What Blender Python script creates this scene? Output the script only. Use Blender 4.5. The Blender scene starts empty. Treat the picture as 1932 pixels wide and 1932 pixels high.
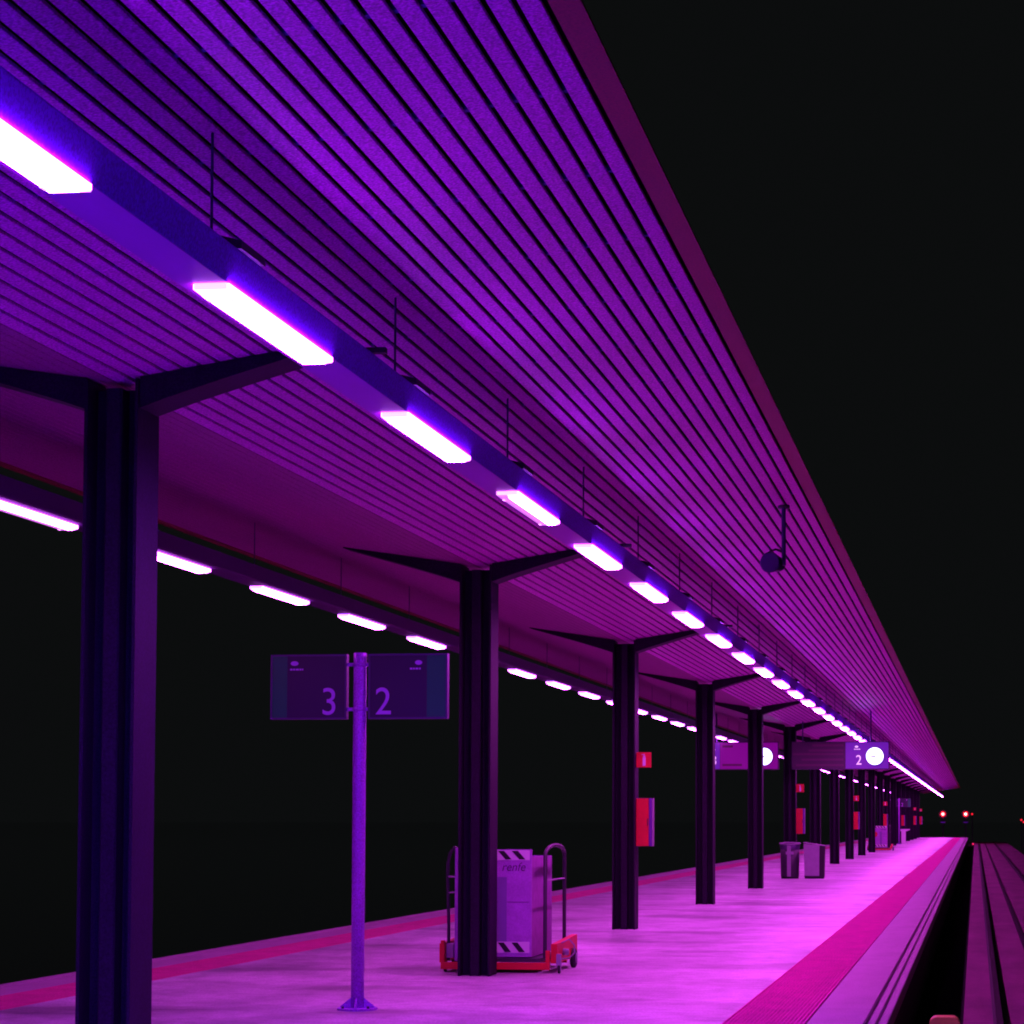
import bpy, math, random
from mathutils import Vector
random.seed(7)
D = bpy.data
S = bpy.context.scene
C = S.collection
R = math.radians

# ------------------------------------------------------------------ camera, world, exposure
cam = D.cameras.new("camera")
camo = D.objects.new("camera", cam)
C.objects.link(camo)
camo.location = (0, 0, 1.6)
camo.rotation_euler = (R(90 + 3.1209), 0, R(7.1682))
cam.sensor_fit = 'HORIZONTAL'
cam.sensor_width = 36
cam.lens = 4200 / 1932 * 36
cam.shift_x = -346 / 1932
cam.shift_y = 352 / 1932
cam.clip_start = 0.1
cam.clip_end = 5000
S.camera = camo

w = D.worlds.new("World")
S.world = w
w.use_nodes = True
bg = w.node_tree.nodes["Background"]
bg.inputs[0].default_value = (0.84, 0.95, 1.0, 1)      # flat overcast night sky
bg.inputs[1].default_value = 0.0042

S.view_settings.view_transform = 'Standard'
S.view_settings.look = 'None'
S.view_settings.exposure = 0
S.view_settings.gamma = 1
S.view_settings.use_curve_mapping = False
S.cycles.max_bounces = 6
S.cycles.diffuse_bounces = 4
S.cycles.use_light_tree = True
S.cycles.sample_clamp_indirect = 6
S.cycles.use_denoising = True
S.cycles.filter_width = 1.9

# ------------------------------------------------------------------ materials
def mat(name, col, rough=0.6, metal=0.0, noise=None, bump=None, spec=0.5, speck=0.0):
    """noise = (scale, amount, stretch xyz): uneven wear of the paint or stone"""
    m = D.materials.new(name)
    m.use_nodes = True
    nt = m.node_tree
    b = nt.nodes["Principled BSDF"]
    b.inputs["Base Color"].default_value = (*col, 1)
    b.inputs["Roughness"].default_value = rough
    b.inputs["Metallic"].default_value = metal
    b.inputs["Specular IOR Level"].default_value = spec
    if noise or bump:
        tc = nt.nodes.new("ShaderNodeTexCoord")
        mp = nt.nodes.new("ShaderNodeMapping")
        nt.links.new(tc.outputs["Object"], mp.inputs[0])
    if noise:
        sc, amt, st = noise
        mp.inputs["Scale"].default_value = st
        n = nt.nodes.new("ShaderNodeTexNoise")
        n.inputs["Scale"].default_value = sc
        n.inputs["Detail"].default_value = 6
        n.inputs["Roughness"].default_value = 0.65
        nt.links.new(mp.outputs[0], n.inputs["Vector"])
        rr = nt.nodes.new("ShaderNodeMapRange")
        rr.inputs[1].default_value = 0.3
        rr.inputs[2].default_value = 0.7
        rr.inputs[3].default_value = 1 - amt
        rr.inputs[4].default_value = 1 + amt
        nt.links.new(n.outputs["Fac"], rr.inputs[0])
        fac = rr.outputs[0]
        if speck:                                  # fine speckle standing in for film grain
            n3 = nt.nodes.new("ShaderNodeTexNoise")
            n3.inputs["Scale"].default_value = 75
            n3.inputs["Detail"].default_value = 3
            nt.links.new(tc.outputs["Object"], n3.inputs["Vector"])
            r3 = nt.nodes.new("ShaderNodeMapRange")
            for i, v in enumerate((0.3, 0.7, 1 - speck, 1 + speck)):
                r3.inputs[i + 1].default_value = v
            nt.links.new(n3.outputs["Fac"], r3.inputs[0])
            ml = nt.nodes.new("ShaderNodeMath")
            ml.operation = 'MULTIPLY'
            nt.links.new(fac, ml.inputs[0]); nt.links.new(r3.outputs[0], ml.inputs[1])
            fac = ml.outputs[0]
        mx = nt.nodes.new("ShaderNodeVectorMath")
        mx.operation = 'SCALE'
        mx.inputs[0].default_value = col
        nt.links.new(fac, mx.inputs["Scale"])
        nt.links.new(mx.outputs[0], b.inputs["Base Color"])
    if bump:
        n2 = nt.nodes.new("ShaderNodeTexNoise")
        n2.inputs["Scale"].default_value = bump[0]
        n2.inputs["Detail"].default_value = 4
        nt.links.new(mp.outputs[0], n2.inputs["Vector"])
        bp = nt.nodes.new("ShaderNodeBump")
        bp.inputs["Strength"].default_value = bump[1]
        bp.inputs["Distance"].default_value = 0.01
        nt.links.new(n2.outputs["Fac"], bp.inputs["Height"])
        nt.links.new(bp.outputs[0], b.inputs["Normal"])
    return m

def emit(name, col, strength, base=0.6):
    m = D.materials.new(name)
    m.use_nodes = True
    b = m.node_tree.nodes["Principled BSDF"]
    b.inputs["Base Color"].default_value = (base, base, base, 1)
    b.inputs["Emission Color"].default_value = (*col, 1)
    b.inputs["Emission Strength"].default_value = strength
    return m

def floor_material():
    """polished light terrazzo: broad worn patches, small stains, speckle"""
    m = mat("platform_paving", (0.56, 0.58, 0.58), 0.42)
    nt = m.node_tree
    b = nt.nodes["Principled BSDF"]
    tc = nt.nodes.new("ShaderNodeTexCoord")
    def noise(scale, detail, lo, hi, a, c, st=(1, 1, 1)):
        mp = nt.nodes.new("ShaderNodeMapping")
        mp.inputs["Scale"].default_value = st
        nt.links.new(tc.outputs["Object"], mp.inputs[0])
        n = nt.nodes.new("ShaderNodeTexNoise")
        n.inputs["Scale"].default_value = scale
        n.inputs["Detail"].default_value = detail
        nt.links.new(mp.outputs[0], n.inputs["Vector"])
        r = nt.nodes.new("ShaderNodeMapRange")
        for i, v in enumerate((lo, hi, a, c)):
            r.inputs[i + 1].default_value = v
        nt.links.new(n.outputs["Fac"], r.inputs[0])
        return r.outputs[0]
    a1 = noise(0.30, 3, 0.36, 0.64, 0.74, 1.12)
    a2 = noise(1.3, 7, 0.40, 0.62, 0.80, 1.07, (1, .8, 1))
    a3 = noise(6, 7, 0.34, 0.58, 0.82, 1.07)
    a4 = noise(0.8, 9, 0.37, 0.45, 0.60, 1.0, (.45, 1, 1))
    a5 = noise(45, 3, 0.32, 0.68, 0.70, 1.26)
    def mul(x, y):
        n = nt.nodes.new("ShaderNodeMath")
        n.operation = 'MULTIPLY'
        nt.links.new(x, n.inputs[0]); nt.links.new(y, n.inputs[1])
        return n.outputs[0]
    k = mul(mul(mul(a1, a2), mul(a3, a4)), a5)
    sc = nt.nodes.new("ShaderNodeVectorMath")
    sc.operation = 'SCALE'
    sc.inputs[0].default_value = (0.56, 0.58, 0.58)
    nt.links.new(k, sc.inputs["Scale"])
    nt.links.new(sc.outputs[0], b.inputs["Base Color"])
    rg = noise(2.2, 5, 0.3, 0.7, 0.34, 0.6)
    nt.links.new(rg, b.inputs["Roughness"])
    return m

M = dict(
    floor=floor_material(),
    coping=mat("coping_stone", (0.44, 0.32, 0.42), 0.6, noise=(2.5, .12, (1, .4, 1)), speck=0.3),
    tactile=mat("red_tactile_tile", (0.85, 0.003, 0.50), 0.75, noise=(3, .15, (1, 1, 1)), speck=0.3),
    tactilefar=mat("shaded_red_tactile_tile", (0.50, 0.006, 0.20), 0.6, noise=(3, .2, (1, 1, 1)), speck=0.3),  # far strip's red darkened to paint in its weaker light
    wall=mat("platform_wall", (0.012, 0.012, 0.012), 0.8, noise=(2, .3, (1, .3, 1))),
    slabtrack=mat("track_slab", (0.21, 0.055, 0.13), 0.8, noise=(1.6, .3, (1, .25, 1)), bump=(12, .3), speck=0.4),
    rail=mat("rail_steel", (0.014, 0.010, 0.010), 0.7, spec=.2),
    ground=mat("glossy_dark_ground", (0.006, 0.006, 0.006), 0.06, noise=(4, .4, (1, 1, 1)), spec=1.0),  # gloss added so the ground mirrors the sky and blends at the horizon
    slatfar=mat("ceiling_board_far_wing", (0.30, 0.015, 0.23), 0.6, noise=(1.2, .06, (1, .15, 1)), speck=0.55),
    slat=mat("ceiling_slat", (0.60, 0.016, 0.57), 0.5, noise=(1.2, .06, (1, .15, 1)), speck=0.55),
    deck=mat("roof_deck", (0.012, 0.012, 0.014), 0.9, spec=.1),
    carrier=mat("slat_carrier", (0.03, 0.02, 0.30), 0.6),
    fascia=mat("fascia_red", (0.17, 0.003, 0.018), 0.55, noise=(2, .15, (1, .2, 1)), speck=0.35),
    column=mat("column_paint", (0.018, 0.007, 0.028), 0.6, noise=(3, .2, (1, 1, .3))  , spec=.15, speck=0.4),
    trunk=mat("trunking_blue", (0.30, 0.02, 0.92), 0.5, noise=(2, .1, (1, .2, 1)), speck=0.3),
    cover=mat("trunking_cover", (0.40, 0.02, 0.56), 0.55, noise=(2, .1, (1, .2, 1))),
    rod=mat("rod_steel", (0.06, 0.03, 0.16), 0.5, .3),
    black=mat("black_plastic", (0.012, 0.012, 0.015), 0.6),
    dark=mat("dark_grey_paint", (0.04, 0.035, 0.05), 0.5),
    grey=mat("grey_paint", (0.30, 0.28, 0.34), 0.5, noise=(5, .1, (1, 1, 1))),
    pole=mat("galvanised_pole", (0.42, 0.09, 0.70), 0.45, .2, noise=(6, .12, (1, 1, .4)), speck=0.3),
    panelgrey=mat("cart_panel", (0.40, 0.15, 0.54), 0.5, noise=(4, .15, (1, 1, 1)), speck=0.12),
    sidegrey=mat("cart_side_mesh", (0.34, 0.11, 0.40), 0.6, noise=(9, .2, (1, 1, 1))),
    recess_shade=mat("cart_recess_shade", (0.22, 0.14, 0.36), 0.5),
    strip=mat("cabinet_edge", (0.12, 0.02, 0.30), 0.5),
    white=mat("white_paint", (0.75, 0.72, 0.78), 0.5),
    red=mat("red_paint", (0.66, 0.015, 0.022), 0.45, noise=(5, .1, (1, 1, 1))),
    orange=mat("orange_plastic", (0.85, 0.80, 0.10), 0.5, noise=(8, .1, (1, 1, 1))),
    navy=mat("sign_navy", (0.026, 0.030, 0.052), 0.4),
    teal=mat("sign_teal", (0.003, 0.28, 0.07), 0.4),
    signink=mat("sign_white", (0.55, 0.3, 0.8), 0.5),
    frame=mat("sign_frame", (0.09, 0.05, 0.15), 0.4, .3),
    ink=mat("lettering_plum", (0.10, 0.015, 0.12), 0.5),
    blue=mat("blue_enamel", (0.04, 0.03, 0.5), 0.4),
    housing=mat("lamp_housing", (0.5, 0.45, 0.5), 0.5),
)
LIGHT = 150
M['lamp'] = emit("lamp_magenta", (1.0, 0.080, 1.10), LIGHT)
M['lamp_weak'] = emit("lamp_magenta_weak", (1.0, 0.080, 1.10), LIGHT * .40)
M['lamp_weak_added_violet'] = emit("lamp_added_violet_weak", (0.25, 0.05, 1.8), LIGHT * .40)  # violet tint added, as on the other row's near lamps
M['lamp_mid'] = emit("lamp_added_violet_tinge", (0.55, 0.05, 1.5), LIGHT)  # milder violet tint added towards the camera end
M['lamp_added_violet'] = emit("lamp_added_violet", (0.24, 0.05, 3.7), LIGHT)  # strong violet added to turn the near ceiling blue
M['lamp_rim_bloom'] = emit("lamp_rim_bloom", (0.55, 0.06, 1.5), 64)  # ledge glow added to throw bloom onto the trunking side
M['lamp_edge'] = emit("lamp_edge", (0.8, 0.12, 1.2), 12)
M['lamp_dim'] = emit("lamp_unlit_half", (0.85, 0.22, 1.0), 0.9)
M['lamp_cap'] = emit("lamp_end_glow", (1.0, 0.30, 1.1), 2.5)
M['clock'] = emit("clock_dial", (0.42, 0.34, 1.0), 3.2)
M['screen'] = emit("display_violet", (0.18, 0.012, 0.60), 0.65, 0.03)
M['screen_row'] = emit("display_row", (0.26, 0.005, 0.20), 0.17, 0.03)
M['screen_dim'] = emit("display_dim", (0.10, 0.004, 0.14), 0.12, 0.03)
M['screen_mid'] = emit("display_mid", (0.22, 0.0, 0.27), 0.8, 0.03)
M['screen_white'] = emit("display_white", (0.9, 0.5, 1.0), 0.95)
M['red_light'] = emit("signal_red", (1.0, 0.02, 0.02), 140)
M['red_small'] = emit("signal_red_small", (1.0, 0.01, 0.02), 1.2)
M['blue_light'] = emit("signal_blue", (0.05, 0.0, 0.5), 0.3)

for k in ('lamp', 'lamp_mid', 'lamp_added_violet', 'lamp_weak', 'lamp_weak_added_violet', 'lamp_rim_bloom', 'lamp_edge'):
    M[k].cycles.emission_sampling = 'FRONT'
for k in ('lamp_dim', 'lamp_cap', 'screen', 'screen_row', 'screen_dim', 'screen_mid', 'screen_white', 'red_small', 'blue_light'):
    M[k].cycles.emission_sampling = 'NONE'

# ------------------------------------------------------------------ mesh helpers
class MB:
    def __init__(s):
        s.v = []; s.f = []; s.smooth = []
    def add(s, vs, fs, sm=False):
        o = len(s.v)
        s.v += [tuple(p) for p in vs]
        s.f += [[i + o for i in f] for f in fs]
        s.smooth += [sm] * len(fs)
        return s
    def box(s, x0, x1, y0, y1, z0, z1):
        vs = [(x, y, z) for x in (x0, x1) for y in (y0, y1) for z in (z0, z1)]
        return s.add(vs, [(0, 1, 3, 2), (4, 6, 7, 5), (0, 4, 5, 1), (2, 3, 7, 6), (0, 2, 6, 4), (1, 5, 7, 3)])
    def prism(s, prof, y0, y1):
        """profile in x,z (counter-clockwise seen from -y), run along y"""
        n = len(prof)
        vs = [(x, y0, z) for x, z in prof] + [(x, y1, z) for x, z in prof]
        fs = [[i, i + n, (i + 1) % n + n, (i + 1) % n] for i in range(n)]
        fs += [list(range(n)), [n + i for i in range(n)][::-1]]
        return s.add(vs, fs)
    def prism_x(s, prof, x0, x1):
        n = len(prof)
        vs = [(x0, y, z) for y, z in prof] + [(x1, y, z) for y, z in prof]
        fs = [[i, (i + 1) % n, (i + 1) % n + n, i + n] for i in range(n)]
        fs += [list(range(n))[::-1], [n + i for i in range(n)]]
        return s.add(vs, fs)
    def prism_z(s, prof, z0, z1):
        n = len(prof)
        vs = [(x, y, z0) for x, y in prof] + [(x, y, z1) for x, y in prof]
        fs = [[i, (i + 1) % n, (i + 1) % n + n, i + n] for i in range(n)]
        fs += [list(range(n))[::-1], [n + i for i in range(n)]]
        return s.add(vs, fs)
    def tube(s, pts, r, n=10, closed=False):
        pts = [Vector(p) for p in pts]
        k = len(pts)
        rings = []
        up = None
        for i, p in enumerate(pts):
            a = pts[i - 1] if (i or closed) else p
            b = pts[(i + 1) % k] if (i < k - 1 or closed) else p
            t = (b - a).normalized()
            if up is None:
                up = Vector((0, 0, 1)) if abs(t.z) < .9 else Vector((1, 0, 0))
            e = t.cross(up).normalized()
            up = e.cross(t).normalized()
            rings.append([p + r * (math.cos(2 * math.pi * j / n) * e + math.sin(2 * math.pi * j / n) * up) for j in range(n)])
        vs = [q for ring in rings for q in ring]
        fs = []
        for i in range(k if closed else k - 1):
            i2 = (i + 1) % k
            for j in range(n):
                fs.append([i * n + j, i * n + (j + 1) % n, i2 * n + (j + 1) % n, i2 * n + j])
        s.add(vs, fs, True)
        if not closed:
            s.add(rings[0], [list(range(n))[::-1]]); s.add(rings[-1], [list(range(n))])
        return s
    def lathe(s, c, prof, n=24, axis='z'):
        """prof = [(radius, height)]; turned round an axis through c"""
        vs = []
        for r, h in prof:
            for j in range(n):
                a = 2 * math.pi * j / n
                x, y = r * math.cos(a), r * math.sin(a)
                if axis == 'z': q = (c[0] + x, c[1] + y, c[2] + h)
                elif axis == 'y': q = (c[0] + x, c[1] + h, c[2] + y)
                else: q = (c[0] + h, c[1] + x, c[2] + y)
                vs.append(q)
        fs = []
        for i in range(len(prof) - 1):
            for j in range(n):
                f = [i * n + j, i * n + (j + 1) % n, (i + 1) * n + (j + 1) % n, (i + 1) * n + j]
                fs.append(f if axis != 'y' else f[::-1])
        s.add(vs, fs, True)
        for i in (0, len(prof) - 1):
            if prof[i][0] > 1e-6:
                s.add(vs[i * n:(i + 1) * n], [list(range(n))])
        return s
    def build(s, name, m, parent=None, at=None):
        me = D.meshes.new(name)
        ox, oy, oz = at or (0, 0, 0)
        me.from_pydata([(x - ox, y - oy, z - oz) for x, y, z in s.v], [], s.f)
        me.polygons.foreach_set("use_smooth", s.smooth)
        me.materials.append(M[m] if isinstance(m, str) else m)
        me.update()
        o = D.objects.new(name, me)
        C.objects.link(o)
        if at: o.location = at
        if parent: o.parent = parent
        return o

def tag(o, label=None, cat=None, group=None, kind=None):
    if label: o['label'] = label
    if cat: o['category'] = cat
    if group: o['group'] = group
    if kind: o['kind'] = kind
    return o
def thing(name, loc, label, cat, group=None):
    o = D.objects.new(name, None)
    C.objects.link(o)
    o.location = loc
    return tag(o, label, cat, group)
def kids(o):
    return [c for c in D.objects if c.parent == o]
def copy_tree(o, parent=None, ch=None):
    ch = ch if ch is not None else {}
    c = o.copy()
    C.objects.link(c)
    c.parent = parent
    for k in TREE.get(o.name, ()):
        copy_tree(k, c)
    return c
TREE = {}
def freeze(root):
    """remember the children of a prototype so that copies need no search"""
    stack = [root]
    while stack:
        o = stack.pop()
        TREE[o.name] = kids(o)
        stack += TREE[o.name]
def text(name, s, height, x, y, z, m, parent, shear=0.0, center=True, sx=1.0):
    cu = D.curves.new(name, 'FONT')
    cu.body = s
    cu.size = height / 0.72
    cu.shear = shear
    cu.extrude = 0.001
    cu.align_x = 'CENTER' if center else 'LEFT'
    t = D.objects.new(name, cu)
    C.objects.link(t)
    bpy.context.view_layer.update()
    me = D.meshes.new_from_object(t.evaluated_get(bpy.context.evaluated_depsgraph_get()))
    D.objects.remove(t)
    me.materials.clear()
    me.materials.append(M[m])
    o = D.objects.new(name, me)
    C.objects.link(o)
    o.rotation_euler = (R(90), 0, 0)
    o.scale = (sx, 1, 1)
    o.location = (x, y, z)
    o.parent = parent
    return o

ORD = ["first", "second", "third", "fourth", "fifth", "sixth", "seventh", "eighth", "ninth", "tenth", "eleventh", "twelfth",
       "thirteenth", "fourteenth", "fifteenth", "sixteenth", "seventeenth", "eighteenth", "nineteenth", "twentieth"]
ORD += ["twenty-" + t for t in ORD[:9]] + ["thirtieth"]

XC = -5.12                     # line of the columns
Y0, Y1 = -6.0, 205.0           # platform
CY0, CY1 = -3.0, 222.0         # canopy
TRZ = -0.75                    # track bed

# ------------------------------------------------------------------ ground, tracks
g = MB()
g.add([(-1500, -300, -0.95), (1500, -300, -0.95), (1500, 2500, -0.95), (-1500, 2500, -0.95)], [(0, 1, 2, 3)])
tag(g.build("ground", 'ground'), kind='structure')
tb = MB().box(-0.16, 3.2, Y0 - 30, 240, -0.94, TRZ)
tag(tb.build("track_bed", 'slabtrack'), kind='structure')
tb = MB().box(-13.4, -9.49, Y0 - 30, 240, -0.94, TRZ - .02)
tag(tb.build("track_bed", 'ground'), kind='structure')
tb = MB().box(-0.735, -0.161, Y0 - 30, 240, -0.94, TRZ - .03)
M['bed_shadow'] = mat("bed_shadow_strip", (0.010, 0.010, 0.010), 0.95, spec=.05)  # bed strip painted near black where the platform's shadow falls
tag(tb.build("bed_shadow_strip", 'bed_shadow'), kind='structure')
def rail(x, y0, y1, label, z=TRZ):
    p = [(-.065, 0), (.065, 0), (.065, .012), (.012, .03), (.012, .085), (.036, .1), (.036, .13), (-.036, .13), (-.036, .1), (-.012, .085), (-.012, .03), (-.065, .012)]
    o = MB().prism([(x + a, z + b) for a, b in p], y0, y1).build("rail", 'rail')
    tag(o, label, "rail", "rails of the tracks")
rail(0.25, Y0 - 30, 240, "dark rail closest to the lit platform edge")
rail(1.83, Y0 - 30, 240, "dark rail farther from the platform, near the right border")
rail(-10.6, Y0 - 30, 240, "unlit rail beyond the far platform edge", TRZ - .02)
rail(-12.2, Y0 - 30, 240, "outer unlit rail of the far track", TRZ - .02)
cd = MB().box(0.85, 0.93, Y0 - 30, 235, TRZ, TRZ + .05)
tag(cd.build("cable_duct", 'rail'), "thin dark cable duct running between the two rails", "cable duct")

# ------------------------------------------------------------------ platform
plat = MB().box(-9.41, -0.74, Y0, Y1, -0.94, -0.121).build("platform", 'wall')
tag(plat, kind='structure')
y = 21.7 - 3 * 9.8
pv = None
while y < Y1:                                        # long paving slabs, an open joint at every bay
    e = min(y + 9.8 - .010, Y1)
    MB().box(-8.153, -1.997, max(y, Y0), e, -0.12, 0.0).build("paving_slab", 'floor', plat)
    y += 9.8

for sgn, xa in ((1, -1.997), (-1, -8.153)):        # ribbed red warning strips along both edges
    xb = xa + sgn * 0.665
    lo, hi = min(xa, xb), max(xa, xb)
    prof = [(lo, -.12), (hi, -.12)]
    n = 20
    pitch = (hi - lo) / n
    top = []
    for i in range(n):
        x = lo + i * pitch
        top += [(x + .001, -.010), (x + .005, .003), (x + .016, .003), (x + .020, -.010)]
    prof += top[::-1]
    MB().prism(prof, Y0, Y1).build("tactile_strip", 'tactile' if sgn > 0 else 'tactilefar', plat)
# coping stones with two grooves
def coping(xm, y0, y1, mirror=False):
    pr = [(-1.331, -.12), (-1.331, 0), (-.892, 0), (-.888, -.035), (-.852, -.035), (-.848, 0), (-.799, 0), (-.795, -.03), (-.773, -.03), (-.769, 0),
          (-.708, 0), (-.70, -.008), (-.70, -.12)]
    if mirror:
        pr = [(-10.15 - x, z) for x, z in pr]
        return MB().prism(pr[::-1][::-1], y0, y1)
    return MB().prism(pr[::-1], y0, y1)
step = 6.85
for mir in (False, True):
    proto = coping(0, 0, step - .012, mir).build("coping_stone", 'coping', plat)
    first = True
    y = 19.0 - 4 * step
    while y < Y1:
        if first:
            o = proto; first = False
        else:
            o = proto.copy(); C.objects.link(o)
        o.location.y = y
        if y + step > Y1:
            o.scale.y = (Y1 - y) / (step - .012)
        y += step

# ------------------------------------------------------------------ canopy
def zc(dx): return 4.23 + 0.155 * abs(dx)
can = thing("station_canopy", (XC, 100, 4.23), "long slatted canopy roof running the length of the platform", "canopy")
def local(mb, name, m, parent, root):
    return mb.build(name, m, parent, None)
NS = 32; PITCH = 0.109; SW = 0.083; TH = 0.016
for sgn in (1, -1):
    ns = NS if sgn > 0 else NS - 1
    for i in range(ns):
        d0 = 0.005 + i * PITCH
        d1 = d0 + (SW if sgn > 0 else .106)     # on the far wing the boards close up
        a = [(sgn * d0, zc(d0) - 4.23), (sgn * d1, zc(d1) - 4.23)]
        e = .003
        prof = [(sgn * (d0 + e), a[0][1]), (sgn * (d1 - e), a[1][1]), (sgn * d1, a[1][1] + e), (sgn * d1, a[1][1] + TH), (sgn * d0, a[0][1] + TH), (sgn * d0, a[0][1] + e)]
        if sgn < 0: prof = prof[::-1]
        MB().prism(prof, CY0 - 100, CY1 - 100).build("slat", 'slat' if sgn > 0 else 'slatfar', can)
    # carriers that cross above the slats
    def carrier_prof():
        a0, a1 = 0.02, ns * PITCH - .02
        return [(sgn * a0, zc(a0) - 4.23 + TH + .002), (sgn * a1, zc(a1) - 4.23 + TH + .002), (sgn * a1, zc(a1) - 4.23 + .05), (sgn * a0, zc(a0) - 4.23 + .05)]
    pr = carrier_prof()
    if sgn < 0: pr = pr[::-1]
    pc = MB().prism(pr, -.018, .018).build("carrier_rail", 'carrier', can)
    y = 9.40 - 7 * 1.21
    k = 0
    rest = MB()
    while y < CY1 - 1:
        if y < 60:
            o = pc if k == 0 else pc.copy()
            if k: C.objects.link(o)
            o.location.y = y - 100
        else:
            rest.prism(pr, y - 100 - .018, y - 100 + .018)
        k += 1
        y += 1.21
    o = rest.build("carrier_rail", 'carrier', can)
    tag(o, kind='stuff')
    # deck sheet above
    a1 = ns * PITCH + .02
    pd = [(0, .055), (sgn * a1, zc(a1) - 4.23 + .055), (sgn * a1, zc(a1) - 4.23 + .12), (0, .12)]
    if sgn < 0: pd = pd[::-1]
    MB().prism(pd, CY0 - 100, CY1 - 100).build("roof_deck", 'deck', can)
    # edge gutter: a wide bottom flange with the box set back above it
    f0, f1 = ns * PITCH + .012, ns * PITCH + (.138 if sgn > 0 else .105)
    zf = zc(f0) - 4.23 - .012
    pf = [(sgn * f0, zf), (sgn * f1, zf + .004), (sgn * f1, zf + .018), (sgn * (f0 + .035), zf + .03), (sgn * (f0 + .03), zf + .22), (sgn * f0, zf + .22)]
    if sgn < 0: pf = pf[::-1]
    MB().prism(pf, CY0 - 100, CY1 - 100).build("fascia", 'fascia', can)

# ------------------------------------------------------------------ columns with flared arms
def make_column():
    root = thing("steel_column", (XC, 12.85, 0), "", "column", "columns along the middle of the platform")
    hw, hd = .1675, .175
    for s in (-1, 1):
        x0, x1 = sorted((s * hw, s * (hw - .02)))
        MB().box(x0, x1, -hd, hd, 0, 4.24).build("flange", 'column', root)
    MB().box(-(hw - .02), hw - .02, -.012, .012, 0, 4.2).build("web", 'column', root)
    for s in (-1, 1):
        y0, y1 = sorted((s * .012, s * .14))
        pr = [(-.05, y0), (.05, y0), (.05, y1 - .01), (.04, y1), (-.04, y1), (-.05, y1 - .01)] if s > 0 else \
             [(-.04, y0), (.04, y0), (.05, y0 + .01), (.05, y1), (-.05, y1), (-.05, y0 + .01)]
        MB().prism_z(pr, 0, 4.19).build("rib", 'column', root)
    for s in (-1, 1):
        top = [(d, zc(d) - .002) for d in (hw + .001, .5, .9, 1.42)]
        bot = []
        for i in range(9):
            t = i / 8
            d = hw + .001 + (1.42 - hw) * t
            z0 = 4.065 + (zc(1.42) - .012 - 4.065) * (t ** 0.93)
            bot.append((d, z0))
        prof = bot + top[::-1]
        prof = [(s * x, z) for x, z in prof]
        if s < 0: prof = prof[::-1]
        MB().prism(prof, -.15, .15).build("arm", 'column', root)
    return root
colp = make_column(); freeze(colp)
cols = []
EXT = (2, 5, 8, 11, 14, 17, 19)
for k in range(20):
    o = colp if k == 0 else copy_tree(colp)
    o.location = (XC, 12.85 + 9.8 * k, 0)
    near = {0: "thick dark column filling the left side of the photo, nearest of all",
            1: "dark column standing in front of the red based lift cart",
            2: "dark column with the nearest red extinguisher cabinet on its side",
            3: "dark column just past the one carrying the nearest red cabinet",
            4: "dark column standing between the left display board and its clock",
            5: "dark column with cabinet rising behind the two waste bins"}
    o['label'] = near.get(k, "dark column, %s along the row counting from the nearest column" % ORD[k])
    cols.append(o)

# ------------------------------------------------------------------ light trunking on rods
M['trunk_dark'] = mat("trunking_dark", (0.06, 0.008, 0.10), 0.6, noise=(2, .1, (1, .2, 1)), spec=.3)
def trunking(sgn, label):
    cx = XC + sgn * 1.86
    PR = [(-.12, 0), (.097, 0), (.13, .142), (.13, .15), (-.13, .15), (-.13, .01)]
    t = thing("light_trunking", (cx, 100, 3.9), label, "lighting trunking", "two lighting trunkings under the canopy")
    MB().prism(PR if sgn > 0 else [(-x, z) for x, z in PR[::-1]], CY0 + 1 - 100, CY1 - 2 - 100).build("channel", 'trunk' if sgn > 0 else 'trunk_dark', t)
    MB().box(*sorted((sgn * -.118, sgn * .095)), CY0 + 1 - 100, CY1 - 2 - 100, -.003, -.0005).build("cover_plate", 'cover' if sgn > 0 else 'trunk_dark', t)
    dxr = abs(cx + sgn * .05 - XC)
    rp = MB().tube([(sgn * .05, 0, .15), (sgn * .05, 0, zc(dxr) - 3.9)], .0065 if sgn > 0 else .005, 8).build("rod", 'rod', t)
    jp = MB().prism([(.055, .15), (.15, .15), (.15, .185), (.055, .21)] if sgn > 0 else [(-.15, .15), (-.055, .15), (-.055, .21), (-.15, .185)], .1, .42).build("clamp", 'dark', t)
    k = 0
    y = 9.02 - 3 * 3.02
    while y < CY1 - 4:
        a = rp if k == 0 else rp.copy()
        b = jp if k == 0 else jp.copy()
        if k:
            C.objects.link(a); C.objects.link(b)
        a.location.y = b.location.y = y - 100
        y += 3.02; k += 1
    for y in (11.3, 19.7, 28.1):
        MB().box(min(sgn * .06, sgn * .20), max(sgn * .06, sgn * .20), y - 100 - .025, y - 100 + .025, .152, .18).build("bracket", 'black', t)
    return t
trunking(1, "blue trunking carrying the near row of tube lights")
trunking(-1, "trunking carrying the far row of tube lights")

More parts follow.
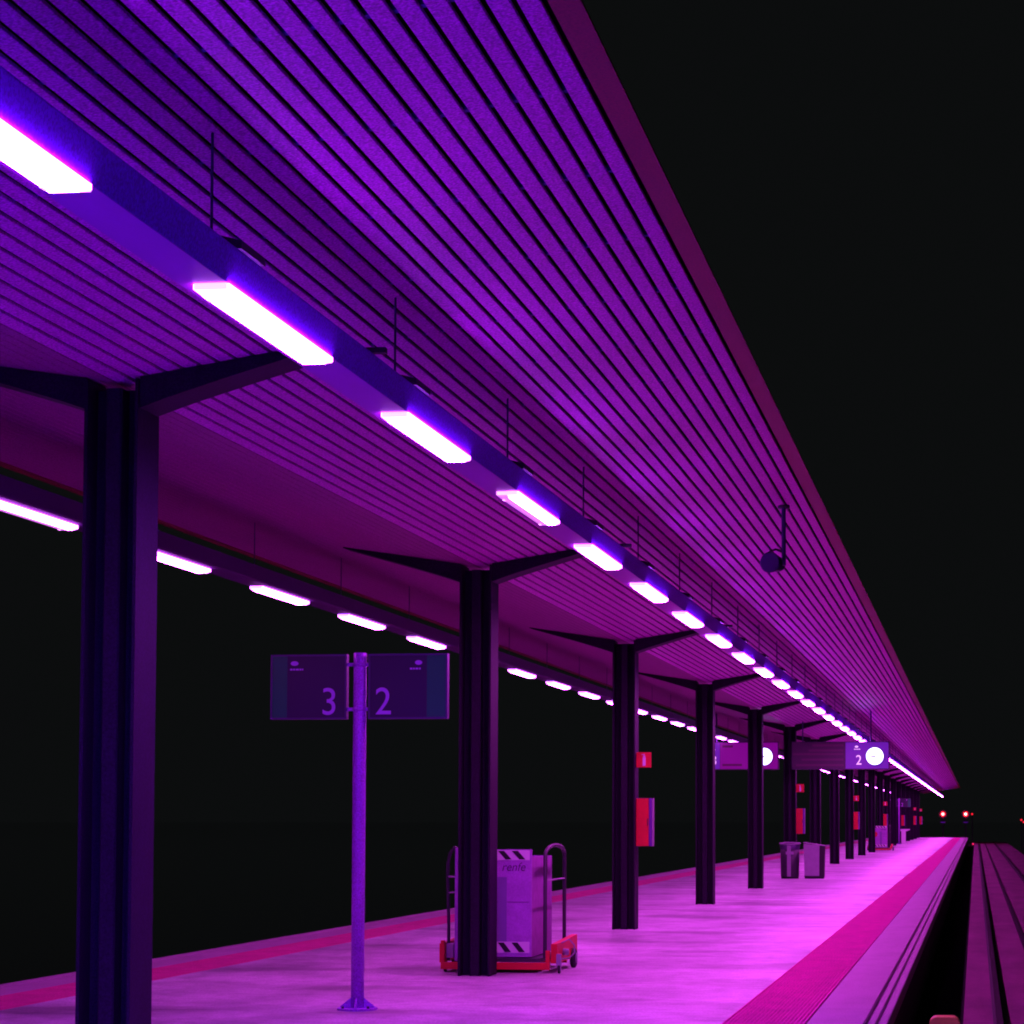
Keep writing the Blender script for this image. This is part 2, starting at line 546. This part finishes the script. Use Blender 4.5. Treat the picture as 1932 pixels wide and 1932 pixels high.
# ------------------------------------------------------------------ tube lights
def lamp_proto(m, half=False, detail=True, name="tube_light"):
    root = thing(name, (0, 0, 3.9), "", "ceiling light")
    L = .775
    MB().box(-.05, .05, -L + .03, L - .03, -.0045, -.0005).build("housing", 'housing', root)
    def body(xa, xb, xc, xd, name_m):       # top xa..xb, bottom xc..xd; the bottom lens is the bright face, the rim's top ledge glows to imitate lens bloom
        t, b = -.005, -.046
        m1 = -.028
        vs = [(xa, -L, t), (xb, -L, t), (xb, L, t), (xa, L, t),
              (xa, -L, m1), (xb, -L, m1), (xb, L, m1), (xa, L, m1),
              (xc, -L + .05, b), (xd, -L + .05, b), (xd, L - .05, b), (xc, L - .05, b)]
        lens = [(8, 11, 10, 9)]
        for i in range(4):
            lens.append((4 + i, 8 + i, 8 + (i + 1) % 4, 4 + (i + 1) % 4))
        rim = [(0, 1, 2, 3)] + [(i, 4 + i, 4 + (i + 1) % 4, (i + 1) % 4) for i in range(4)]
        q = MB(); q.add(vs, lens + rim)
        o = q.build("diffuser", name_m, root)
        o.data.materials.append(M['lamp_rim_bloom'] if rimmed else M[name_m])
        o.data.materials.append(M['lamp_edge'] if rimmed else M[name_m])
        for k in range(1, len(lens) + len(rim)):
            o.data.polygons[k].material_index = 1 if k == len(lens) else 2
        return o
    rimmed = True
    if half:
        body(.002, .08, .002, .058, m)
        rimmed = False
        o = body(-.08, -.002, -.058, -.002, 'lamp_dim')
        o['label'] = "dim unlit half of the diffuser"
    else:
        body(-.08, .08, -.058, .058, m)
    if detail:
        for s in (-1, 1):
            y0, y1 = sorted((s * (L - .002), s * (L + .012)))
            MB().box(-.072, .072, y0, y1, -.03, -.006).build("end_cap", 'lamp_cap', root)
            for x in (-1, 1):
                MB().box(x * .050 - .006, x * .050 + .006, s * (L - .12) - .02, s * (L - .12) + .02, -.052, -.036).build("clip", 'lamp_cap', root)
    freeze(root)
    return root
P = dict(weak=lamp_proto('lamp_weak'), weakfar=lamp_proto('lamp_weak', False, False), weakviolet=lamp_proto('lamp_weak_added_violet'), weakhalf=lamp_proto('lamp_weak', True), violet=lamp_proto('lamp_added_violet'), mid=lamp_proto('lamp_mid'), full=lamp_proto('lamp'), half=lamp_proto('lamp_mid', True), far=lamp_proto('lamp', False, False))
used = set()
for sgn in (1, -1):
    cx = XC + sgn * 1.885
    row = "near" if sgn > 0 else "far"
    vis = -1
    for k in range(-3, 71):
        y = 7.60 + 3.045 * k - .775
        kind = 'violet' if k < 1 else 'mid' if k < 3 else 'half' if k == 3 else 'full' if k < 24 else 'far'
        if sgn < 0: kind = dict(violet='weakviolet', mid='weak', half='weakhalf', full='weak', far='weakfar')[kind]
        pr = P[kind]
        if kind not in used:
            o = pr; used.add(kind)
        else:
            o = copy_tree(pr)
        o.location = (cx, y - (.18 if sgn < 0 else 0), 3.9)
        if sgn < 0: o.scale.x = .8
        if k >= 24: o.scale.z = .65
        o['group'] = "tube lights of the %s row" % row
        if k < 0:
            lab = "tube light with added violet tint at the camera end of the %s row" % row
        elif k == 3:
            lab = "half dark tube light in the %s row, one tube out" % row
        elif sgn > 0 and k == 0:
            lab = "large white tube light cut by the left border of the photo"
        elif sgn > 0 and k == 1:
            lab = "longest fully visible white tube light, above the nearest column's arm"
        elif k < 30:
            lab = "white tube light of the %s row, %s counting from the camera" % (row, ORD[k])
        else:
            lab = "tiny distant tube light at the far end of the %s row" % row
        o['label'] = lab

# ------------------------------------------------------------------ loudspeaker on a drop pole
sp = thing("loudspeaker", (-1.88, 22.0, 4.73), "round loudspeaker on a drop pole under the right side of the canopy", "loudspeaker")
zt = zc(-1.88 - XC) - 4.73
MB().lathe((0, 0, zt - .03), [(.0, .03), (.06, .03), (.06, .0), (.0, 0)], 16).build("ceiling_plate", 'dark', sp)
MB().tube([(0, 0, zt - .03), (0, 0, -.60)], .022, 10).build("drop_pole", 'rod', sp)
MB().tube([(0, .02, -.5), (-.03, .03, -.46), (-.1, .03, -.43), (-.16, 0, -.46), (-.18, 0, -.55)], .012, 8).build("bracket", 'dark', sp)
pb = MB().lathe((-.10, 0, -.575), [(.0, .14), (.06, .14), (.075, .1), (.085, .0), (.10, -.1), (.105, -.12), (.09, -.125)], 20, 'y').build("horn", 'rod', sp)
MB().lathe((-.10, 0, -.575), [(.0, -.118), (.05, -.112), (.088, -.118)], 20, 'y').build("grille", 'dark', pb)
sp.rotation_euler.z = R(-18)

# ------------------------------------------------------------------ platform number sign on a pole
def make_pole_sign(y, x, label):
    root = thing("platform_sign", (x, y, 0), label, "sign", "platform number signs on poles")
    MB().lathe((0, 0, 0), [(.0, 3.02), (.05, 3.02), (.055, 3.012), (.055, .02), (.0, .02)], 24).build("pole", 'pole', root)
    pts = [(.17 * math.cos(a), .17 * math.sin(a)) for a in [2 * math.pi * i / 24 for i in range(24)]]
    bp = MB().prism_z(pts, 0, .018).build("base_plate", 'pole', root)
    for i in range(4):
        a = i * math.pi / 2 + .12
        c, s_ = math.cos(a), math.sin(a)
        q = MB()
        vs = []
        for t in (-.005, .005):
            for r_, z_ in ((.05, .018), (.145, .018), (.145, .03), (.058, .10), (.05, .10)):
                vs.append((r_ * c - t * s_, r_ * s_ + t * c, z_))
        q.add(vs, [(0, 1, 2, 3, 4), (9, 8, 7, 6, 5)] + [(j, j + 5, (j + 1) % 5 + 5, (j + 1) % 5) for j in range(5)])
        q.build("gusset", 'pole', root)
        b_ = MB().lathe((.15 * math.cos(a + .785), .15 * math.sin(a + .785), .018), [(.012, 0), (.012, .02), (.0, .02)], 6)
        b_.build("bolt", 'dark', bp)
    def panel(x0, x1, num, numx, tealx, logo, bar):
        z0, z1 = 2.459, 3.004
        p = MB().box(x0, x1, -.028, .028, z0, z1).build("panel", 'navy', root)
        f = .011
        fr = MB()
        for a in ((x0 - .004, x1 + .004, z1 - f, z1 + .004), (x0 - .004, x1 + .004, z0 - .004, z0 + f), (x0 - .004, x0 + f, z0 + f, z1 - f), (x1 - f, x1 + .004, z0 + f, z1 - f)):
            fr.box(a[0], a[1], -.034, .034, a[2], a[3])
        fr.build("frame", 'frame', p)
        MB().box(tealx[0], tealx[1], -.0305, -.028, z0 + f, z1 - f).build("teal_band", 'teal', p)
        text("digit", num, .238, numx, -.031, 2.494, 'signink', p, sx=.93)
        cx_, hw_ = (logo[0] + logo[1]) / 2, (logo[1] - logo[0]) / 2
        el = [(cx_ + hw_ * math.cos(2 * math.pi * i / 16), 2.932 + .02 * math.sin(2 * math.pi * i / 16)) for i in range(16)]
        q = MB().prism(el, -.0305, -.028)
        # second line of small print below the emblem, broken into word-like dashes
        xx = bar[0]
        while xx < bar[1] - .008:
            wd = min(.014 + .02 * random.random(), bar[1] - xx)
            q.box(xx, xx + wd, -.0305, -.028, 2.873, 2.888)
            xx += wd + .006
        q.build("emblem", 'signink', p)
        return p
    dx = 5.19
    panel(-5.961 + dx, -5.302 + dx, "3", -5.449 + dx, (-5.949 + dx, -5.82 + dx), (-5.79 + dx, -5.722 + dx), (-5.795 + dx, -5.68 + dx))
    panel(-5.105 + dx, -4.426 + dx, "2", -4.977 + dx, (-4.60 + dx, -4.438 + dx), (-4.705 + dx, -4.642 + dx), (-4.748 + dx, -4.642 + dx))
    for z in (2.92, 2.54):
        for s in (-1, 1):
            a0, a1 = sorted((s * .05, s * (.112 if s < 0 else .085)))
            MB().box(a0, a1, -.012, .012, z - .014, z + .014).build("clamp", 'pole', root)
        MB().lathe((0, 0, z - .014), [(.056, 0), (.061, 0), (.061, .028), (.056, .028)], 20).build("clamp", 'pole', root)
    return root
ps = make_pole_sign(18.4, -5.19, "tall pole sign with panels numbered 3 and 2 beside the lift cart"); freeze(ps)
o = copy_tree(ps); o.location = (-5.02, 147.5, 0)
o['label'] = "tiny distant pole sign behind the last columns"
pd = thing("pedestal", (-4.72, 147.3, 0), "small pale pedestal with overhanging top beside the distant pole sign", "pedestal")
MB().prism_z([(-.14, -.14), (.14, -.14), (.14, .14), (-.14, .14)], 0, .86).build("post", 'white', pd)
MB().prism([(-.2, .86), (.2, .86), (.42, .95), (.42, 1.0), (-.2, 1.0)], -.17, .17).build("top", 'white', pd)

# ------------------------------------------------------------------ fire cabinets and signs on columns
def make_cabinet():
    root = thing("fire_cabinet", (0, 0, 0), "", "fire cabinet", "red fire cabinets on the columns")
    MB().box(.1685, .405, .0, .20, 1.215, 1.92).build("body", 'grey', root)
    dr = MB().box(.170, .352, -.02, -.001, 1.218, 1.917).build("door", 'red', root)
    MB().box(.335, .346, -.034, -.02, 1.52, 1.62).build("handle", 'dark', dr)
    MB().box(.358, .402, -.012, -.001, 1.218, 1.917).build("edge_strip", 'strip', root)
    return root
def make_fsign():
    root = thing("extinguisher_sign", (0, 0, 0), "", "sign", "square red extinguisher signs on the columns")
    MB().box(.1685, .388, -.006, .006, 2.372, 2.595).build("plate", 'red', root)
    e = MB()
    e.box(.262, .306, -.010, -.006, 2.395, 2.52)
    e.box(.268, .300, -.010, -.006, 2.523, 2.545)
    e.box(.278, .290, -.010, -.006, 2.548, 2.572)
    e.box(.246, .276, -.010, -.006, 2.556, 2.566)
    e.build("pictogram", 'white', root)
    return root
fc = make_cabinet(); freeze(fc); fs = make_fsign(); freeze(fs)
for n, k in enumerate(EXT):
    o = fc if n == 0 else copy_tree(fc)
    o.location = (XC, 12.85 + 9.8 * k - .03, 0)
    nm = "nearest and largest red fire cabinet, fixed to the third column" if n == 0 else \
         "red fire cabinet on the column behind the waste bins" if n == 1 else \
         "small distant red fire cabinet, %s from the camera" % ORD[n]
    o['label'] = nm
    if k == 14: continue
    o = fs if n == 0 else copy_tree(fs)
    o.location = (XC, 12.85 + 9.8 * k - .03, 0)
    o['label'] = "nearest square red sign with white extinguisher mark on the third column" if n == 0 else \
                 "square red sign above the fire cabinet behind the waste bins" if n == 1 else \
                 "tiny red square sign above the %s fire cabinet from the camera" % ORD[n]

# ------------------------------------------------------------------ lift cart
def make_cart():
    ox, oy = -5.02, 23.6
    root = thing("lift_cart", (ox, oy, 0), "grey wheelchair lift cart with red base and hazard stripes behind the second column", "lift cart", "wheelchair lift carts on the platform")
    def b(mb, name, m, p=None):
        mb.v = [(x - ox, y - oy, z) for x, y, z in mb.v]
        return mb.build(name, m, p or root)
    fx0, fx1, fy0, fy1 = -5.40, -4.635, 23.06, 24.2
    fp = b(MB().box(fx0, fx1, fy0, fy0 + .03, .165, 1.29), "front_panel", 'panelgrey')
    for (za, zb) in ((1.185, 1.275), (.215, .315)):
        b(MB().box(fx0 + .005, fx1 - .02, fy0 - .004, fy0 - .001, za - .008, zb + .008), "hazard_band", 'white', fp)
        x = fx0 - .058
        while x < fx1:
            q = [(x + .1, za), (x + .165, za), (x + .085, zb), (x + .02, zb)]
            lo, hi = fx0 + .006, fx1 - .021
            q = [(min(max(a, lo), hi), z) for a, z in q]
            if max(a for a, _ in q) - min(a for a, _ in q) > .144:
                b(MB().prism(q, fy0 - .007, fy0 - .0045), "hazard_stripe", 'black', fp)
            x += .148
    t = text("lettering", "renfe", .092, -4.83 - ox, fy0 - .0015 - oy, 1.065, 'ink', fp, shear=.25, sx=.95)
    b(MB().box(-5.0, -4.90, fy0 - .003, fy0 - .0005, .32, 1.0), "recess_shade", 'recess_shade', fp)  # flat strip, recess shading painted as a darker colour
    b(MB().box(fx0, fx1 - .03, fy0 - .002, fy0 - .0004, .735, .741), "seam", 'ink', fp)
    b(MB().box(fx1 - .03, fx1 - .002, fy0 + .031, fy1, .165, 1.21), "side_panel", 'sidegrey')
    b(MB().box(fx0, fx0 + .03, fy0 + .031, fy1, .165, 1.21), "side_panel", 'sidegrey')
    b(MB().box(fx0 + .031, fx1 - .031, fy1 - .03, fy1, .165, 1.21), "back_panel", 'panelgrey')
    b(MB().box(-5.455, -5.41, fy0 - .01, fy0 + .05, .12, 1.305), "mast", 'panelgrey')
    b(MB().box(fx0 - .02, fx1 + .10, fy0 - .03, fy1, .112, .15), "deck", 'dark')
    # red base frame
    b(MB().box(-5.59, -4.43, 22.99, 23.05, .036, .108), "base_bar", 'red')
    b(MB().box(-5.59, -5.555, 22.99, 23.05, .1085, .335), "upstand", 'red')
    b(MB().box(-4.468, -4.43, 22.99, 23.05, .1085, .235), "upstand", 'red')
    sd = [(23.06, .10), (24.25, .10), (24.25, .345), (23.06, .30)]
    b(MB().prism_x(sd, -4.425, -4.36), "side_plate", 'red')
    b(MB().prism_x(sd, -5.62, -5.57), "side_plate", 'red')
    b(MB().box(-5.55, -4.47, 24.2, 24.25, .036, .108), "base_bar", 'red')
    # hand rails
    def arch(x, y0, y1, zt, r):
        pts = [(x, y0, .15), (x, y0, zt - .1)]
        for i in range(1, 10):
            a = math.pi * i / 10
            ym, rr = (y0 + y1) / 2, (y1 - y0) / 2
            pts.append((x, ym - rr * math.cos(a), zt - .1 + .1 * math.sin(a)))
        pts += [(x, y1, zt - .1), (x, y1, .15)]
        return MB().tube(pts, r, 10)
    h = b(arch(-4.50, 23.12, 24.22, 1.33, .021), "hand_rail", 'dark')
    b(MB().tube([(-4.50, 23.12, .96), (-4.50, 24.22, .96)], .009, 8), "cross_bar", 'grey', h)
    h = b(MB().tube([(-5.43, 23.09, 1.29), (-5.47, 23.1, 1.31), (-5.53, 23.13, 1.24), (-5.555, 23.15, 1.14), (-5.56, 23.16, 1.0), (-5.545, 23.16, .5), (-5.545, 23.16, .12)], .018, 10), "hand_rail", 'dark')
    b(MB().tube([(-5.56, 23.16, 1.0), (-5.45, 23.1, 1.0)], .01, 8), "cross_bar", 'grey', h)
    b(MB().tube([(-5.55, 23.16, .83), (-5.45, 23.1, .84)], .01, 8), "cross_bar", 'grey', h)
    # wheels and casters
    def wheel(x, y, r, wd):
        wl = b(MB().lathe((x, y, r), [(.0, -wd / 2), (r * .8, -wd / 2), (r, -wd * .3), (r, wd * .3), (r * .8, wd / 2), (.0, wd / 2)], 20, 'x'), "wheel", 'black')
        b(MB().lathe((x, y, r), [(.0, wd / 2 + .004), (r * .55, wd / 2 + .004), (r * .55, wd / 2 - .001), (0, wd / 2 - .001)], 16, 'x'), "hub", 'grey', wl)
    wheel(-4.345, 23.95, .105, .06)
    wheel(-5.68, 24.05, .105, .06)
    wheel(-4.33, 23.02, .045, .03)
    wheel(-5.57, 23.12, .022, .03)
    b(MB().box(-4.358, -4.31, 23.0, 23.05, .07, .2), "caster_fork", 'grey')
    b(MB().tube([(-4.36, 23.3, .3), (-4.28, 23.32, .34), (-4.23, 23.34, .28), (-4.22, 23.34, .2), (-4.28, 23.32, .14), (-4.36, 23.3, .13)], .008, 8), "tow_handle", 'grey')
    b(MB().lathe((-4.33, 23.4, .2), [(.0, -.03), (.035, -.03), (.035, .03), (.0, .03)], 12, 'x'), "crank", 'grey')
    b(MB().box(-5.545, -5.47, 23.06, 23.2, .15, .3), "motor_box", 'grey')
    return root
cart = make_cart(); freeze(cart)
c2 = copy_tree(cart)
c2.location = (-4.98, 117.0, 0)
c2['label'] = "distant pale lift cart with a round red mark, between far columns"
rd = [(-5.24 + .14 * math.cos(2 * math.pi * i / 24) - (-4.98) + .02, .86 + .14 * math.sin(2 * math.pi * i / 24)) for i in range(24)]
MB().prism(rd, -.56, -.5515).build("red_mark", 'red', c2)

# ------------------------------------------------------------------ waste bins
b1 = thing("waste_bin", (-5.06, 61.0, 0), "round ring-topped waste bin on the left of the pair", "waste bin", "pair of waste bins by a column")
MB().lathe((0, 0, 0), [(.0, .03), (.235, .03), (.235, .045), (.25, .06), (.262, .80), (.255, .80), (.243, .07), (.0, .06)], 28).build("body", 'dark', b1)
MB().lathe((0, 0, 0), [(.0, 0), (.24, 0), (.24, .05), (.0, .05)], 28).build("base", 'black', b1)
MB().tube([(.285 * math.cos(2 * math.pi * i / 32), .285 * math.sin(2 * math.pi * i / 32), .955 + .02 * math.sin(2 * math.pi * i / 32)) for i in range(32)], .018, 8, True).build("rim", 'grey', b1)
MB().lathe((0, 0, 0), [(.262, .79), (.285, .94), (.278, .94), (.255, .79)], 28).build("collar", 'frame', b1)
MB().box(-.055, .045, -.285, -.262, .06, .90).build("front_strip", 'grey', b1)
MB().box(-.09, .12, -.30, -.286, .66, .74).build("latch", 'grey', b1)
b2 = thing("waste_bin", (-4.40, 61.0, 0), "square waste bin with sloping lid on the right of the pair", "waste bin", "pair of waste bins by a column")
MB().box(-.24, .27, -.19, .21, 0, .045).build("base", 'black', b2)
MB().prism([(-.25, .046), (.28, .046), (.30, .88), (-.27, .97)], -.2, .22).build("body", 'black', b2)
MB().prism([(-.25, .075), (.155, .075), (.165, .905), (-.268, .95)], -.215, -.2005).build("front_panel", 'grey', b2)
MB().prism([(-.275, .972), (.305, .884), (.308, .905), (-.275, .995)], -.21, .23).build("lid", 'grey', b2)

# ------------------------------------------------------------------ hanging displays with clocks
def display(x0, x1, clockx, label, right):
    y = 61.0
    root = thing("display_board", ((x0 + x1) / 2, y, 2.98), label, "display board", "departure displays hanging from the canopy")
    ox = (x0 + x1) / 2
    bd = MB().box(x0 - ox, x1 - ox, -.09, .09, 0, .76).build("casing", 'navy', root)
    # lit fields
    # (the two boards carry their number block on different ends)
    if right:
        n0, n1, t0, t1 = clockx - .80, x1 - .02, x0 + .02, clockx - .81
        rows = [(t1 - wd, t1 - .05, z) for z, wd in ((.66, .9), (.52, 1.0), (.42, 1.6), (.27, 1.2), (.12, 1.35))]
        nx = clockx - .44
    else:
        n0, n1, t0, t1 = x0 + .02, x0 + .40, x0 + .41, x1 - .02
        rows = [(t0 + .06, t0 + wd, z) for z, wd in ((.64, .35), (.13, .6))]
        nx = x0 + .24
    MB().box(n0 - ox, n1 - ox, -.094, -.0905, .02, .74).build("number_field", 'screen', root)
    MB().box(t0 - ox, t1 - ox, -.094, -.0905, .02, .74).build("text_field", 'screen_dim' if right else 'screen_mid', root)
    for a, b_, z in rows:
        MB().box(max(a, t0 + .02) - ox, b_ - ox, -.097, -.0942, z - .03, z + .03).build("text_row", 'screen_row', root)
    text("digit", "2" if right else "3", .27, nx - ox, -.097, .13, 'screen_white', root, sx=.9)
    e = MB()
    lx = nx - .06 - ox
    e.prism([(lx + .05 * math.cos(2 * math.pi * i / 12), .62 + .028 * math.sin(2 * math.pi * i / 12)) for i in range(12)], -.097, -.0942)
    for i in range(3):
        e.box(lx - .07 + i * .06, lx - .02 + i * .06, -.097, -.0942, .54, .56)
    e.build("emblem", 'screen_white', root)
    for x in (x0 + .3, x1 - .5):
        zt = zc(x - XC) - 2.98
        MB().tube([(x - ox, 0, .76), (x - ox, 0, zt)], .018, 8).build("hanger", 'rod', root)
    ck = thing("platform_clock", (clockx, y - .17, 3.336), "lit round clock on the %s display board" % ("right" if right else "left"), "clock", "clocks on the display boards")
    MB().lathe((0, 0, 0), [(.0, .075), (.235, .075), (.25, .06), (.25, -.03), (.238, -.035), (.238, -.02), (.0, -.02)], 40, 'y').build("case", 'dark', ck)
    dl = MB().lathe((0, 0, 0), [(.0, -.024), (.234, -.024)], 40, 'y').build("dial", 'clock', ck)
    for i in range(12):
        a = i * math.pi / 6
        q = MB()
        ca, sa = math.cos(a), math.sin(a)
        vs = [(r_ * sa + t * ca, -.027, r_ * ca - t * sa) for r_, t in ((.20, -.004), (.22, -.004), (.22, .004), (.20, .004))]
        q.add(vs, [(0, 1, 2, 3)])
        q.build("hour_mark", 'black', dl)
    MB().box(-.10, .03, -.030, -.027, -.022, .008).build("hour_hand", 'black', ck)
    MB().box(-.15, .03, -.034, -.031, -.004, .016).build("minute_hand", 'black', ck)
display(-5.0, -2.33, -2.72, "departure display board numbered 2 on the right of the columns", True)
display(-7.38, -5.36, -5.755, "departure display board on the left of the columns, half hidden", False)

# ------------------------------------------------------------------ trackside things
mk = thing("trackside_box", (-.30, 20.7, TRZ), "orange rounded trackside box peeking over the bottom border", "trackside box")
def rrect(x0, x1, z0, z1, r):
    pts = [(x0, z0), (x1, z0)]
    for i in range(7):
        a = math.pi / 2 * i / 6
        pts.append((x1 - r + r * math.cos(a), z1 - r + r * math.sin(a)))
    for i in range(7):
        a = math.pi / 2 + math.pi / 2 * i / 6
        pts.append((x0 + r + r * math.cos(a), z1 - r + r * math.sin(a)))
    return pts
MB().prism(rrect(-.135, .145, .06, .55, .07), -.12, .12).build("shell", 'orange', mk)
MB().box(-.1, .11, -.1, .1, 0, .0595).build("foot", 'dark', mk)
bm = thing("track_marker", (.70, 26.6, TRZ), "small blue marker plate cut by the right border beside the rail", "marker")
MB().box(-.02, .10, -.012, .012, .12, .36).build("plate", 'blue', bm)
MB().tube([(.04, .025, 0), (.04, .025, .34)], .012, 8).build("post", 'dark', bm)

def signal(x, y, z, label):
    s = thing("railway_signal", (x, y, -.95), label, "railway signal", "red railway signals beyond the platform end")
    h = z + .95
    MB().tube([(0, .12, 0), (0, .12, h + .2)], .07, 10).build("mast", 'dark', s)
    hd = MB().lathe((0, 0, h), [(.0, .06), (.40, .06), (.42, -.10), (.405, -.10), (.14, .02), (.0, .03)], 32, 'y').build("backboard", 'grey', s)
    MB().lathe((0, 0, h), [(.0, -.07), (.06, -.06), (.10, -.03), (.12, .0), (.12, .025), (0, .025)], 24, 'y').build("lens", 'red_light', hd)
    MB().box(-.22, .22, -.02, .02, h - .88, h - .80).build("lower_lamp", 'blue_light', s)
    MB().box(-.3, .3, .03, .1, h - .95, h - .7).build("lower_head", 'dark', s)
signal(-3.34, 230, 2.2, "red signal light beyond the platform end, closer to the canopy")
signal(-1.02, 230, 2.2, "red signal light beyond the platform end, farther from the canopy")
def dwarf(x, y, z, r, base, label):
    s = thing("marker_light", (x, y, base), label, "marker light", "small red marker lights")
    h = z - base
    MB().lathe((0, 0, h), [(.0, .1), (r * 1.3, .1), (r * 1.3, -.02), (r, -.02), (r, .0), (0, .0)], 14, 'y').build("head", 'dark', s)
    MB().lathe((0, 0, h), [(.0, -.04), (r * .7, -.03), (r * .98, -.005)], 14, 'y').build("lens", 'red_small', s)
    return s, h
s, h = dwarf(-.37, 231, 2.2, .11, -.95, "small red light right beside the farther signal"); MB().tube([(0, .12, 0), (0, .12, h)], .05, 8).build("mast", 'dark', s)
s, h = dwarf(4.62, 230, 1.60, .11, -.95, "upper red light of the pair at the right border"); MB().tube([(0, .12, 0), (0, .12, h)], .05, 8).build("mast", 'dark', s)
s, h = dwarf(4.86, 230, 1.38, .10, -.95, "lower red light of the pair at the right border"); MB().tube([(0, .12, 0), (0, .12, h)], .05, 8).build("mast", 'dark', s)
s, h = dwarf(-.27, 208, -.62, .09, TRZ, "low red light on the track bed past the platform end"); MB().box(-.05, .05, .0, .1, 0, h).build("foot", 'dark', s)
s, h = dwarf(-3.60, 222.35, 4.64, .16, 4.42, "red light fixed to the far end of the canopy"); MB().box(-.04, .04, -.34, .1, -.06, .06).build("foot", 'dark', s)
